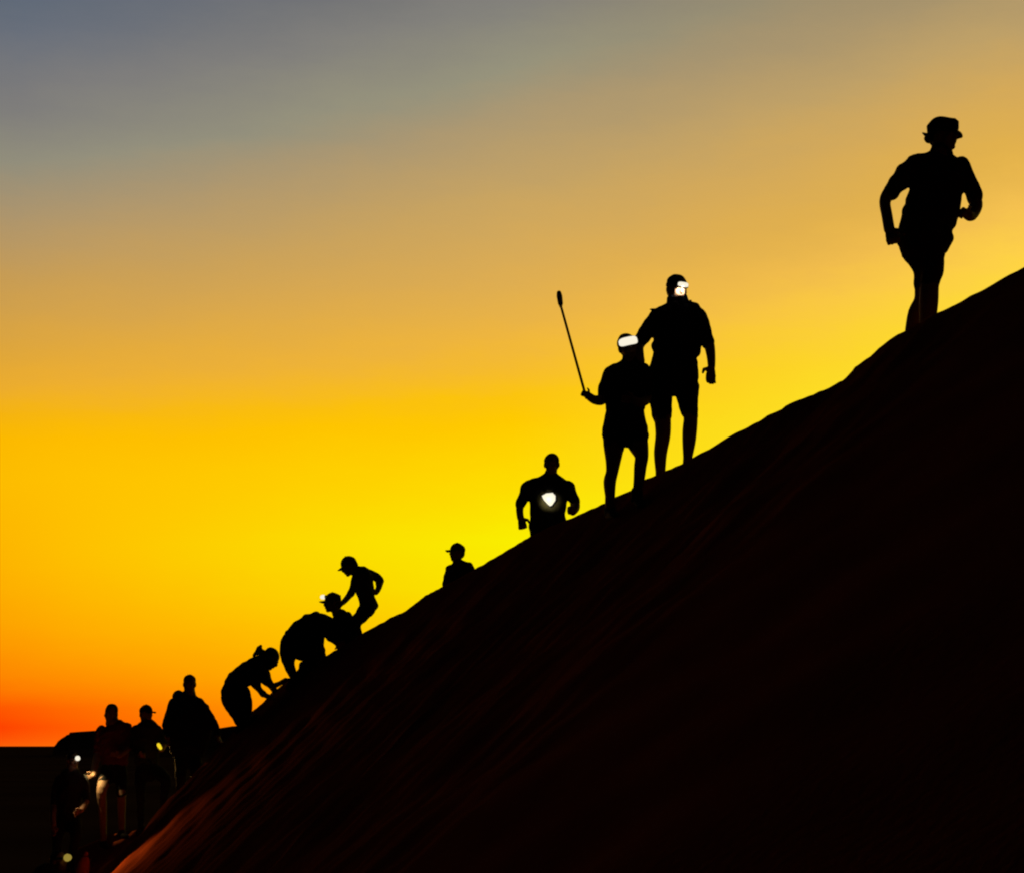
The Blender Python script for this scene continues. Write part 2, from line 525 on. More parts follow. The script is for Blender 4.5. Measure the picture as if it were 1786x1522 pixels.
class Person:
    def __init__(self, label, scale, shirt='black', legs='black', voxel=0.010):
        self.label, self.k, self.D = label, scale, F / scale
        self.smat, self.lmat, self.vox = shirt, legs, voxel
        self.body, self.shirt, self.pants = Shape(), Shape(), Shape()
        self.later, self.feet = [], []
    def pt(self, x, y, dd=0.0):
        return P(x, y, self.D + dd)
    def px_tube(self, shape, st, grow=1.0, add=0.0):
        """stations (x, y, half width px, half depth m, depth offset m)"""
        st = catmull(st)
        pts = [self.pt(s[0], s[1], s[4]) for s in st]
        a = [max(s[2] / self.k * grow + add, 0.004) for s in st]
        b = [max(s[3] * grow + add, 0.004) for s in st]
        def ref(t):
            A = t.cross(YAXIS)
            return A if A.length > 0.05 else Vector((1, 0, 0))
        shape.tube(pts, a, b, ref)
    def torso(self, st, hem=None):
        st = [tuple(s) + (0.0,) * (5 - len(s)) for s in st]
        self.px_tube(self.shirt, st)
        self.px_tube(self.body, st, 0.80)
    def pelvis(self, st):
        st = [tuple(s) + (0.0,) * (5 - len(s)) for s in st]
        self.px_tube(self.pants, st)
        self.px_tube(self.body, st, 0.80)
    def limb(self, shape, st, grow=1.0, ratio=1.0):
        self.px_tube(shape, [(s[0], s[1], s[2], s[2] / self.k * ratio, s[3] if len(s) > 3 else 0.0) for s in st], grow)
    def arm(self, st, sleeve=3, hand=None):
        st = [tuple(s) + (0.0,) * (4 - len(s)) for s in st]
        if sleeve >= 2:
            self.limb(self.shirt, st[:sleeve])
        body = [(s[0], s[1], s[2] * (0.78 if i < sleeve - 1 else 0.92 if i < sleeve else 1.0), s[3]) for i, s in enumerate(st)]
        self.limb(self.body, body)
        if hand:
            self.hand(self.pt(*st[-1][:2], st[-1][3]), **hand)
    def hand(self, w, d, t, curl=0.5, size=1.0, thumb=1.0):
        """palm and five fingers; d = direction of the hand, t = side of the thumb (x right, y away, z up)"""
        d = Vector(d).normalized()
        t = Vector(t); t = (t - d * t.dot(d)).normalized()
        nrm = d.cross(t).normalized()
        if nrm.y > 0: nrm = -nrm
        s = size
        ref = lambda T: t
        sh = self.body
        sh.tube([w, w + d * 0.04 * s, w + d * 0.085 * s], [0.026 * s, 0.038 * s, 0.04 * s], [0.022 * s, 0.018 * s, 0.015 * s], ref, 12)
        for i, (off, ln) in enumerate(((0.030, 0.072), (0.010, 0.082), (-0.011, 0.076), (-0.031, 0.058))):
            p = w + d * 0.085 * s + t * off * s
            pts = [p - d * 0.02 * s, p]
            ang = 0.0
            for j in range(3):
                ang += curl * (0.8 if j else 0.55)
                p = p + (d * math.cos(ang) + nrm * math.sin(ang) + t * off * 0.6) * ln * s / 3
                pts.append(p)
            r = [0.0115 * s, 0.0112 * s, 0.0108 * s, 0.010 * s, 0.009 * s]
            sh.tube(pts, r, r, lambda T: t if abs(T.dot(t)) < 0.9 else d, 10)
        p = w + d * 0.02 * s + t * 0.025 * s
        q = p + (d * 0.45 + t * 0.75 * thumb + nrm * 0.3) .normalized() * 0.045 * s
        e = q + (d * 0.9 + t * 0.25 * thumb + nrm * 0.4).normalized() * 0.04 * s
        r = [0.018 * s, 0.0145 * s, 0.011 * s]
        sh.tube([p, q, e], r, r, lambda T: nrm, 10)
    def leg(self, st, foot, cover=2, shoe='shoe', kneebend=None):
        """stations (x, y, r, dd); foot = (x px, dd m, yaw deg): set on the sand there"""
        st = [tuple(s) + (0.0,) * (4 - len(s)) for s in st]
        fx, fd, yaw = foot
        row = 1000.0
        for _ in range(6):                       # find where this column meets the sand in the foot's plane
            f0 = self.pt(fx, row, fd)
            gx, gy = f0.x, f0.y
            gz = ground(gx, gy)
            row += (f0.z - gz) / gy * F * 0.95
        ank = Vector((gx, gy, gz + 0.085))
        def ring_tube(shape, stt, grow, withfoot):
            stt = catmull([(s[0], s[1], s[2], s[3]) for s in stt])
            pts = [self.pt(s[0], s[1], s[3]) for s in stt]
            r = [s[2] / self.k * grow for s in stt]
            if withfoot:
                pts.append(ank); r.append(0.045)
            shape.tube(pts, r, r, lambda t: t.cross(YAXIS) if t.cross(YAXIS).length > 0.05 else Vector((1, 0, 0)))
        ring_tube(self.body, [(s[0], s[1], s[2] * (0.78 if i < cover - 1 else 0.97 if i < cover else 1.0), s[3]) for i, s in enumerate(st)], 1.0, True)
        full = cover > len(st)
        if cover:
            ring_tube(self.pants, st[:cover], 1.0, full)
        yw = math.radians(yaw)
        fw = Vector((math.sin(yw), -math.cos(yw), 0))
        sd = Vector((math.cos(yw), math.sin(yw), 0))
        sh = Shape()
        pts, aa, bb = [], [], []
        for (q, a, b) in ((-0.075, 0.032, 0.045), (-0.03, 0.038, 0.055), (0.03, 0.04, 0.05), (0.09, 0.046, 0.036), (0.14, 0.044, 0.030), (0.175, 0.034, 0.024)):
            p = Vector((gx, gy, 0)) + fw * q
            p.z = ground(p.x, p.y) + b - 0.006
            pts.append(p); aa.append(a); bb.append(b)
        sh.tube(pts, aa, bb, lambda t: sd, 14)
        sh.tube([ank + Vector((0, 0, -0.04)), ank + Vector((0, 0, 0.03))], [0.052, 0.05], [0.052, 0.05], lambda t: sd, 14)
        self.later.append(('shoe', sh, shoe, 0.012))
        self.feet.append(Vector((gx, gy, gz)))
    def head(self, cx, cy, yaw=0, pitch=0, roll=0, size=1.0, dd=0.0, hair=True, neck=None):
        self.hc = self.pt(cx, cy, dd)
        yw = math.radians(yaw)
        # local axes: x = the person's left-right in the picture, y = forward (face), z = up
        R = Matrix.Rotation(math.radians(roll), 3, 'Y') @ Matrix.Rotation(yw + math.pi, 3, 'Z') @ Matrix.Rotation(-math.radians(pitch), 3, 'X')
        self.R, self.hs = R, size
        c, s, b = self.hc, size, self.body
        e = lambda x, y, z, rx, ry, rz: b.ellipsoid(c + R @ Vector((x, y, z)) * s, R, (rx * s, ry * s, rz * s), 14, 8)
        e(0, -0.005, 0.028, 0.074, 0.095, 0.088)
        e(0, 0.028, -0.045, 0.058, 0.066, 0.066)
        e(0, 0.062, -0.092, 0.030, 0.028, 0.022)
        e(0, 0.098, -0.018, 0.013, 0.020, 0.026)
        e(0, 0.088, 0.018, 0.046, 0.013, 0.010)
        e(0, 0.088, -0.060, 0.024, 0.014, 0.011)
        for q in (-1, 1):
            e(q * 0.031, 0.082, 0.000, 0.013, 0.011, 0.009)
            e(q * 0.077, -0.008, -0.008, 0.012, 0.022, 0.034)
            e(q * 0.042, 0.060, -0.025, 0.022, 0.022, 0.022)
        if neck:
            n0 = c + R @ Vector((0, -0.02, -0.03)) * s
            n1 = self.pt(neck[0], neck[1], neck[3] if len(neck) > 3 else 0.0)
            r = neck[2] / self.k
            b.tube([n0, (n0 + n1) / 2, n1], [r * 0.95, r * 0.95, r * 1.1], [r * 0.95, r * 0.95, r * 1.1], lambda t: Vector((1, 0, 0)), 14)
        if hair:
            h = Shape()
            h.ellipsoid(c + R @ Vector((0, -0.020, 0.040)) * s, R, (0.080 * s, 0.094 * s, 0.085 * s), 18, 10)
            h.ellipsoid(c + R @ Vector((0, -0.050, -0.010)) * s, R, (0.070 * s, 0.058 * s, 0.070 * s), 16, 10)
            self.later.append(('hair', h, 'hair', 0.012))
    def hp(self, x, y, z):
        return self.hc + self.R @ (Vector((x, y, z)) * self.hs)
    def cap(self, mat='black', visor=0.085, tilt=0.0):
        s, R = self.hs, self.R
        h = Shape()
        prof = []
        for i in range(9):
            q = math.radians(90 * i / 8)
            prof.append((0.090 * math.cos(q) + 0.0005, 0.105 * math.sin(q)))
        for i in range(8, -1, -1):
            q = math.radians(90 * i / 8)
            prof.append((0.083 * math.cos(q) + 0.0004, 0.097 * math.sin(q)))
        h.revolve(self.hp(0, -0.004, 0.030), R, [(r * s, z * s) for r, z in prof], 28, None, 0.93, 1.14)
        h.ellipsoid(self.hp(0, -0.004, 0.136), R, (0.009 * s, 0.009 * s, 0.006 * s), 10, 6)
        top, bot = [], []
        for i in range(9):
            v = -1 + 2 * i / 8
            rt, rb = [], []
            for j in range(5):
                f = j / 4
                x = v * (0.080 - 0.012 * f)
                y = 0.070 + (0.030 + visor) * f * math.sqrt(max(0.0, 1 - 0.62 * v * v)) - 0.022 * v * v
                z = 0.038 - 0.020 * v * v - (0.012 + tilt) * f
                rt.append(self.hp(x, y, z + 0.003)); rb.append(self.hp(x, y, z - 0.003))
            top.append(rt); bot.append(rb)
        v = Shape(); v.slab(top, bot)
        self.later.append(('cap', h, mat, 0))
        self.later.append(('cap/visor', v, mat, 0))
    def bucket(self, mat='olive'):
        s, R = self.hs, self.R
        h = Shape()
        prof = [(0.096, 0.010), (0.106, 0.050), (0.108, 0.098), (0.088, 0.122), (0.030, 0.129), (0.001, 0.130),
                (0.001, 0.124), (0.029, 0.123), (0.084, 0.116), (0.101, 0.094), (0.099, 0.050), (0.090, 0.010)]
        h.revolve(self.hp(0, -0.004, 0.0), R, [(r * s, z * s) for r, z in prof], 32, lambda t, r: 0.007 * s * math.sin(3 * t + 1) * (1 if r > 0.02 else 0), 1.0, 1.1)
        b = Shape()
        prof = [(0.094, 0.026), (0.098, 0.030), (0.116, 0.016), (0.131, 0.002), (0.129, -0.003), (0.113, 0.010), (0.093, 0.020)]
        b.revolve(self.hp(0, -0.004, 0.0), R, [(r * s, z * s) for r, z in prof], 40, lambda t, r: (r / s - 0.09) * s * (0.12 * math.sin(2 * t + 0.6) + 0.15 * math.sin(5 * t)), 1.0, 1.08)
        self.later.append(('hat', h, mat, 0))
        self.later.append(('hat/brim', b, mat, 0))
    def headlamp(self, lens='small_lens', bar=None, size=0.022, z=0.055, y=0.0):
        """strap round the head, housing on the brow, lens; bar = (half angle deg, half height m) for a wide light bar"""
        s, R = self.hs, self.R
        st = Shape()
        prof = [(0.0905, -0.012), (0.094, -0.012), (0.094, 0.012), (0.0905, 0.012)]
        st.revolve(self.hp(0, -0.004, z), R, [(r * s, q * s) for r, q in prof], 36, None, 0.93, 1.12)
        hs, ln = Shape(), Shape()
        if bar:
            ha, hh = bar
            def grid(rr, zz, aa):
                g = []
                for i in range(13):
                    t = math.radians(90 - aa + 2 * aa * i / 12)
                    sag = math.sqrt(1 - 0.80 * abs(i / 6 - 1) ** 5)
                    g.append([self.hp(math.cos(t) * rr * 0.93, -0.004 + math.sin(t) * rr * 1.12, z + zz * q * sag) for q in (-1, -0.5, 0, 0.5, 1)])
                return g
            hs.slab(grid(0.112, hh + 0.004, ha + 3), grid(0.090, hh + 0.004, ha + 3))
            ln.slab(grid(0.117, hh, ha), grid(0.1125, hh, ha))
        else:
            c0 = self.hp(0, 0.100 + y, z)
            fw = R @ Vector((0, 1, 0))
            up = R @ Vector((0, 0, 1))
            hs.tube([c0, c0 + fw * 0.022 * s], [0.030 * s, 0.027 * s], [0.022 * s, 0.020 * s], lambda t: up.cross(fw), 16)
            ln.tube([c0 + fw * (0.036 * s), c0 + fw * (0.048 * s)], [size * s, size * s * 0.9], [size * s, size * s * 0.9], lambda t: up, 16)
        self.later.append(('headlamp', hs, 'plastic', 0))
        self.later.append(('headlamp/strap', st, 'plastic', 0))
        self.later.append(('headlamp/lens', ln, lens, 0))
    def extra(self, name, shape, mat, vox=0.010):
        self.later.append((name, shape, mat, vox))
    def finish(self, name='person'):
        base = sum(self.feet, Vector()) / len(self.feet)
        e = bpy.data.objects.new(name, None)
        COL.objects.link(e)
        e.location = base
        e.empty_display_size = 0.2
        e['label'], e['category'], e['group'] = self.label, 'person', 'people climbing the dune ridge'
        self.root = e
        solid('body', self.body, 'skin', e, self.vox * 0.65, 2)
        solid('shirt', self.shirt, self.smat, e, self.vox, 3)
        solid('trousers' if getattr(self, 'long', True) else 'shorts', self.pants, self.lmat, e, self.vox, 3)
        parts = {}
        for nm, sh, mat, vox in self.later:
            if '/' in nm:
                a, b = nm.split('/')
                o = solid(b, sh, mat, parts[a], vox)
            else:
                o = solid(nm, sh, mat, e, vox)
                parts[nm] = o
        self.parts = parts
        return e

# --- the walker highest on the ridge
p = Person('person in brimmed hat striding up the ridge alone, the highest on the dune', 245, 'olive', 'brown', 0.010)
p.long = False
p.torso([(1641, 264, 17, .055), (1640, 275, 34, .08), (1638, 288, 47, .105), (1635, 312, 47, .12), (1631, 342, 49, .125), (1625, 368, 50, .125), (1616, 390, 49, .12), (1613, 414, 51, .125), (1612, 423, 48, .12)])
p.pelvis([(1612, 412, 44, .11), (1611, 430, 45, .12), (1615, 448, 36, .12), (1618, 464, 27, .12)])
p.leg([(1624, 436, 25, -.03), (1626, 466, 20, -.06), (1621, 498, 17.5, -.10), (1620, 526, 17, -.12), (1618, 560, 15, -.10)], (1612, -.05, 40), 3)
p.leg([(1600, 436, 31, .03), (1611, 466, 20, .06), (1611, 498, 17, .1), (1609, 524, 15.5, .15), (1598, 546, 15, .2), (1591, 575, 13, .25)], (1590, .14, 40), 3)
p.arm([(1598, 288, 20, 0), (1574, 311, 18.5, .04), (1552, 336, 14, .07), (1543.5, 352, 10.5, .06), (1547, 376, 10, -.02), (1551, 400, 10, -.08)], 3,
      dict(d=(.22, -.3, -1), t=(1, -.3, 0), curl=1.05, size=1.2))
p.arm([(1677, 291, 17, 0), (1690, 318, 15, .0), (1699, 344, 13.5, .0), (1702, 360, 12, -.02), (1694, 376, 10.5, -.12), (1687, 374, 9.5, -.2)], 3,
      dict(d=(-.55, -.5, .05), t=(.2, -.6, .6), curl=1.2, size=0.95))
p.head(1646, 239, 42, -3, 2, 1.02, neck=(1641, 270, 19), hair=True)
p.bucket('olive')
ft = Shape()
ft.tube([p.pt(1624, 238, .03), p.pt(1615, 235.5, .03), p.pt(1608.5, 232, .03)], [.022, .016, .006], [.03, .02, .008], lambda t: Vector((0, 0, 1)), 10)
ft.tube([p.pt(1624, 240, .03), p.pt(1617, 240, .03), p.pt(1613, 237.5, .03)], [.018, .012, .005], [.03, .02, .008], lambda t: Vector((0, 0, 1)), 10)
p.extra('neck_flap', ft, 'olive', 0.007)
col = Shape()
col.tube([p.pt(1642, 261), p.pt(1641, 270)], [.080, .092], [.075, .085], lambda t: Vector((1, 0, 0)), 20)
st = catmull([(1588, 300, -.10), (1586, 280, -.05), (1592, 273.5, 0.02), (1604, 276, .1)])
col.tube([p.pt(s[0], s[1], s[2]) for s in st], [.022] * len(st), [.012] * len(st), lambda t: Vector((1, 0, 0)), 10)
p.extra('collar', col, 'olive', 0.009)
p.finish()

# --- the tall man with the headlamp, his face lit by an added spot
p = Person('tall person with glaring headlamp standing behind the shorter stick holder', 205, 'navy', 'black', 0.010)
p.long = False
p.torso([(1183, 524, 17, .06), (1184, 533, 34, .085), (1184, 546, 44, .11), (1182, 570, 44, .125), (1181, 596, 43, .125), (1178, 611, 43, .125)])
p.pelvis([(1176, 606, 36, .115), (1176, 630, 42, .125), (1174.5, 654, 46, .13), (1174.5, 666, 44, .125)])
p.leg([(1151, 672, 23, 0), (1153, 700, 20.5, -.03), (1155.5, 728, 15.5, -.06), (1156.5, 758, 13.5, -.05), (1152, 790, 11.8, 0), (1152, 822, 9, .02)], (1153, .05, 20), 3)
p.leg([(1197, 672, 23, 0), (1200, 700, 19, -.05), (1204.5, 726, 13, -.1), (1203, 750, 13, -.12), (1201.5, 774, 11.5, -.12), (1199.5, 798, 8.2, -.15)], (1198, -.2, 30), 3)
p.arm([(1217, 551, 16, 0), (1227, 574, 14, .0), (1236, 598, 11, .02), (1240, 620, 8.2, .0), (1241, 640, 6.8, -.03)], 3,
      dict(d=(-.12, -.2, -1), t=(-1, -.25, .1), curl=0.36, size=1.12, thumb=1.2))
p.arm([(1148, 553, 16, 0), (1131, 573, 14.5, .0), (1118, 593, 12.5, .0), (1113, 605, 11, -.08), (1114, 619, 9.5, -.22), (1117, 630, 8, -.30)], 4,
      dict(d=(.1, -.5, -.8), t=(-1, -.2, .2), curl=0.5, size=1.0))
p.head(1180.5, 504.5, 20, 8, 4, 1.08, neck=(1183, 532, 15), hair=True)
p.headlamp('white_lens', bar=(25, 0.019), z=0.030)
col = Shape()
col.tube([p.pt(1182, 524), p.pt(1183, 533)], [.095, .11], [.08, .095], lambda t: Vector((1, 0, 0)), 20)
col.tube([p.pt(1200, 528, -.05), p.pt(1204.5, 525, -.06)], [.02, .012], [.02, .012], lambda t: Vector((0, 1, 0)), 10)
p.extra('collar', col, 'navy', 0.009)
fl = Shape()
fl.tube([p.pt(1150, 545, 0), p.pt(1141, 541, 0), p.pt(1134, 539.5, .01)], [.035, .016, .007], [.05, .03, .012], lambda t: Vector((0, 0, 1)), 10)
p.extra('shoulder_strap', fl, 'navy', 0.008)
r = p.finish()
src = p.hp(0.005, 0.185, 0.020)
spot('face_fill_spot', p.parts['headlamp'], src, p.hp(0.004, 0.05, -0.030), 10.0, (1.0, .93, .74), 46, 0.8, 0.012)  # added spot hanging ahead of the headlamp, shines back to whiten the face

# --- the short one with the stick
p = Person('shorter person wearing white light bar on brow, holding a long stick aloft', 210, 'black', 'grey', 0.010)
p.long = False
p.torso([(1097, 627, 13, .05), (1097, 637, 27, .075), (1095, 650, 38, .1), (1093, 672, 39, .105), (1091, 698, 36, .11), (1090, 714, 35, .105)])
p.pelvis([(1090, 708, 33, .105), (1090, 733, 38, .12), (1090, 748, 41, .125), (1090, 756, 39, .12)])
p.leg([(1071, 758, 21, 0), (1070.5, 778, 18.8, -.03), (1069.5, 803, 13.8, -.06), (1067.5, 823, 11, -.05), (1063.5, 840, 11.3, 0), (1064, 865, 9, .06)], (1064, .12, 10), 2)
p.leg([(1110, 758, 21, 0), (1113, 775, 18.8, -.06), (1119, 795, 12.5, -.12), (1117, 812, 11.3, -.14), (1115, 834, 10, -.12), (1112, 853, 8.2, -.12)], (1111, -.15, 10), 2)
p.arm([(1064, 655, 15, 0), (1056, 677, 12.5, .02), (1051, 694, 10, .02), (1047, 698, 9.5, -.02), (1036, 697, 8, -.14), (1027, 691, 7, -.22)], 3,
      dict(d=(-.75, -.4, .35), t=(0.3, -.3, 1), curl=1.25, size=0.72))
p.arm([(1119, 649, 17, 0), (1127, 676, 12, .02), (1127, 696, 9.5, -.02), (1118, 702, 8, -.14), (1106, 698, 7, -.2)], 3,
      dict(d=(-1, -.2, .1), t=(0, -.3, 1), curl=0.5, size=0.8))
p.head(1095, 605, 3, 4, -13, 0.97, neck=(1097, 634, 12), hair=True)
p.headlamp('white_lens', bar=(50, 0.036), z=0.034)
r = p.finish()
stick = Shape()
h0 = p.pt(1022.5, 694, -.26); h1 = p.pt(978, 533, -.05); h2 = p.pt(975, 511, -.02)
stick.tube([h0, h0 * .5 + h1 * .5, h1], [.0115, .0110, .0105], [.0115, .0110, .0105], lambda t: Vector((1, 0, 0)), 10)
so = solid('walking_stick', stick, 'wood', None)
so['label'], so['category'] = 'long thin brown stick with dark thick tip, held up against the sky', 'stick'
tip = Shape()
tip.tube([h1 - (h2 - h1) * .1, h1 + (h2 - h1) * .15, h1 + (h2 - h1) * .75, h2], [.012, .022, .025, .020], [.012, .022, .025, .020], lambda t: Vector((1, 0, 0)), 12)
solid('tip', tip, 'plastic', so)

# --- the man with the lamp on his chest
p = Person('person with a glaring lamp on the chest, legs hidden behind the crest', 172, 'black', 'black', 0.010)
p.torso([(961, 824, 11, .05), (961, 832, 22, .075), (960, 842, 35, .1), (957, 857, 38, .12), (955.5, 875, 33, .125), (954.5, 895, 31.5, .125), (955, 915, 31, .125), (955, 932, 31, .125)])
p.pelvis([(955, 926, 28, .12), (955, 945, 30, .125), (955, 962, 30, .125)])
p.leg([(940, 952, 17, 0), (938, 990, 13, -.18), (938, 1022, 10, -.16), (938, 1050, 8, .0)], (938, .05, 20), 5)
p.leg([(971, 952, 17, 0), (973, 985, 13, -.22), (973, 1015, 10, -.25), (972, 1040, 8, -.15)], (972, -.1, 20), 5)
p.arm([(924, 851, 14, 0), (914, 866, 11, .03), (907.5, 880, 8, .04), (906.5, 892, 6.5, .0), (908, 903, 6.3, -.05)], 3,
      dict(d=(.25, -.2, -1), t=(1, -.2, 0), curl=1.0, size=1.1))
p.arm([(991, 850, 13.5, 0), (998.5, 866, 10.5, .03), (1004, 877, 8, .04), (1004, 886, 7, -.06), (999, 893, 6, -.16)], 3,
      dict(d=(-.5, -.7, .1), t=(-.3, -.2, 1), curl=1.1, size=0.95))
p.head(962, 809, -14, 2, 0, 0.95, neck=(961, 830, 10.5), hair=True)
hs, ln, sp = Shape(), Shape(), Shape()
lc = p.pt(958, 870, -.138)
hs.tube([lc + Vector((0, .10, 0)), lc + Vector((0, .080, 0))], [.055, .062], [.055, .062], lambda t: Vector((1, 0, 0)), 20)
pts = [(-.078, .036), (-.03, .062), (.035, .068), (.066, .035), (.064, -.012), (.03, -.062), (.008, -.074), (-.02, -.05), (-.06, -.004)]
pts = [(a * .96, b * .96) for a, b in pts]
ln.rings([[lc + Vector((a * q, dy, b * q)) for a, b in pts] for dy, q in ((.010, 1.0), (-.004, 1.0), (-.010, .8))])
for q in (-1, 1):
    sp.tube([p.pt(958 + q * 5, 860, -.135), p.pt(959 + q * 16, 846, -.118), p.pt(960 + q * 20, 836, -.06)], [.014] * 3, [.006] * 3, lambda t: Vector((1, 0, 0)), 8)
p.extra('chest_lamp', hs, 'plastic', 0)
p.extra('chest_lamp/strap', sp, 'plastic', 0)
p.extra('chest_lamp/lens', ln, 'white_lens', 0)
p.finish()
spot('chest_halo_spot', p.parts['chest_lamp'], lc + Vector((-.012, -.12, -.010)), lc + Vector((0, .2, -.02)), 5.0, (1.0, .80, .22), 84, 1.0, 0.02)  # added spot facing back at the shirt, makes a halo round the lens

# --- capped man beyond the crest
p = Person('person in peaked cap seen from the chest up beyond the crest, facing left', 155, 'black', 'black', 0.012)
p.torso([(797, 977, 7, .05), (799, 983, 15, .09), (801, 991, 23, .12), (801, 1012, 25, .13), (801, 1040, 22, .13), (801, 1060, 21, .13)])
p.pelvis([(801, 1054, 20, .12), (801, 1072, 21, .13), (801, 1086, 20, .13)])
p.leg([(793, 1080, 13, 0), (793, 1120, 10, -.06), (793, 1160, 8, .0)], (793, .0, -60), 4)
p.leg([(810, 1080, 13, 0), (810, 1118, 10, -.1), (810, 1155, 8, -.05)], (810, -.05, -50), 4)
p.arm([(786, 992, 8.5, 0), (781, 1008, 7.5, .02), (779.5, 1030, 6.5, .02), (783, 1062, 5, -.05)], 4, dict(d=(.1, -.2, -1), t=(.6, -1, 0), curl=.5, size=.9))
p.arm([(816, 988, 9, 0), (822, 1001, 8, .02), (825, 1024, 6.5, .02), (822, 1058, 5, -.05)], 4, dict(d=(-.1, -.2, -1), t=(-.6, -1, 0), curl=.5, size=.9))
p.head(797, 963.5, -62, 0, 0, 0.84, neck=(797, 982, 7.5))
p.cap('black', 0.07)
p.finish()

# --- the man reaching down
p = Person('person in cap with elbow bent back, reaching an arm down to the climber below', 150, 'grey', 'black', 0.011)
p.torso([(624, 993, 8, .06), (630, 999, 15, .13), (633, 1010, 18, .17), (635.5, 1025, 16.5, .16), (639, 1041, 14.5, .145), (643, 1054, 16, .15)])
p.pelvis([(640, 1046, 13, .13), (642, 1056, 15, .15), (639, 1063, 14, .15)])
p.leg([(640, 1060, 13.5, -.08), (631, 1074, 11.5, -.1), (622, 1088, 8.5, -.12), (624, 1103, 7, -.05), (630, 1118, 6, .05)], (632, .12, -70), 6)
p.leg([(639, 1060, 13.5, .08), (629, 1073, 11, .12), (617, 1084, 8.5, .16), (614, 1102, 7, .22), (616, 1122, 6, .3)], (617, .35, -70), 6)
p.arm([(624, 1005, 9, -.16), (618, 1021, 8, -.16), (611, 1035, 6.5, -.1), (604, 1044, 5.3, -.04), (598, 1050.5, 4.6, .02)], 3, dict(d=(-.75, -.2, -.65), t=(-.6, -.2, .8), curl=.5, size=.8))
p.arm([(644, 1001, 9.5, .12), (653, 1004, 8.5, .16), (661.5, 1010, 7.5, .18), (662, 1018, 6.5, .16), (659, 1028, 5, .1), (655.5, 1033, 4.6, .05)], 4, dict(d=(-.75, -.6, -.2), t=(0, -.5, 1), curl=.6, size=.8))
p.head(609.5, 987, -84, 26, 0, 0.92, neck=(624, 1001, 9))
p.cap('black', 0.06, 0.01)
p.finish()
bend = p

# --- the climber he reaches for
p = Person('climber in peaked cap with white headlamp, touched by the reaching hand', 149, 'navy', 'black', 0.011)
p.torso([(589, 1066, 8, .06), (594, 1074, 15, .12), (597, 1084, 20, .16), (600, 1100, 20, .16), (604, 1116, 18, .15)])
p.pelvis([(604, 1110, 15, .14), (607, 1122, 17, .15), (608, 1132, 16, .15)])
p.leg([(604, 1128, 13, -.08), (598, 1146, 10, -.16), (603, 1165, 7.5, -.05)], (606, .0, -70), 4)
p.leg([(611, 1128, 13, .08), (606, 1146, 10, .02), (612, 1160, 7.5, .2)], (614, .25, -70), 4)
p.arm([(606, 1077, 10, -.1), (613, 1089, 8.5, -.14), (614, 1102, 7, -.16), (606, 1114, 5.5, -.2), (598, 1121, 5, -.22)], 5, dict(d=(-.7, -.3, -.6), t=(-.3, -.2, 1), curl=.7, size=.8))
p.arm([(588, 1080, 9, .12), (580, 1094, 8, .15), (578, 1106, 6.5, .15), (584, 1116, 5.5, .1)], 4, dict(d=(.4, -.2, -.8), t=(-.3, -.2, 1), curl=.7, size=.8))
p.head(580, 1051, -78, 4, 0, 0.93, neck=(589, 1070, 9))
p.cap('black', 0.07)
p.headlamp('white_lens', size=0.030, z=0.082, y=-0.022)
p.finish()

# --- the arched climber on all fours
p = Person('climber arched over on all fours, broad rounded back below the cap wearer', 148, 'black', 'black', 0.011)
p.torso([(507, 1124, 16, .16), (513, 1112, 18, .17), (527, 1099, 19.5, .17), (544, 1091, 20, .19), (560, 1088, 20, .19), (573, 1090, 15, .13)])
p.pelvis([(503, 1133, 15, .16), (505, 1124, 17, .16), (511, 1114, 17, .16)])
p.leg([(503, 1138, 16, -.08), (503, 1150, 12.5, -.10), (505, 1162, 9.5, -.10), (511, 1176, 8, -.05)], (514, .0, 80), 5)
p.leg([(514, 1130, 17, .08), (536, 1138, 16, .12), (550, 1144, 13, .14), (545, 1153, 11, .12), (532, 1164, 8, .12)], (528, .15, 80), 6)
p.arm([(556, 1097, 11, -.16), (557, 1115, 9.5, -.18), (559, 1130, 7, -.18), (564, 1144, 5.5, -.15)], 4, dict(d=(.8, -.1, -.5), t=(0, -1, .2), curl=.3, size=.85))
p.arm([(569, 1100, 11, .12), (581, 1112, 9, .14), (592, 1122, 6.5, .14), (597, 1130, 5, .12)], 4, dict(d=(.8, .1, -.4), t=(0, -1, .2), curl=.3, size=.8))
p.arm([(536, 1102, 18, 0), (541, 1117, 17, 0), (540, 1128, 14, 0)], 3)
p.head(585, 1098, 80, 35, 0, 0.93, neck=(570, 1092, 9))
dp = Shape()
for x0, y0, x1, y1, r in ((507, 1104, 517, 1092, .055), (517, 1091, 534, 1079, .050), (534, 1079, 552, 1074, .048)):
    dp.tube([p.pt(x0, y0, .0), p.pt(x1, y1, .0)], [r, r], [.13, .13], lambda t: t.cross(YAXIS), 12)
p.extra('backpack', dp, 'grey', 0.010)
p.headlamp('small_lens', size=0.014, z=0.055)
p.finish()

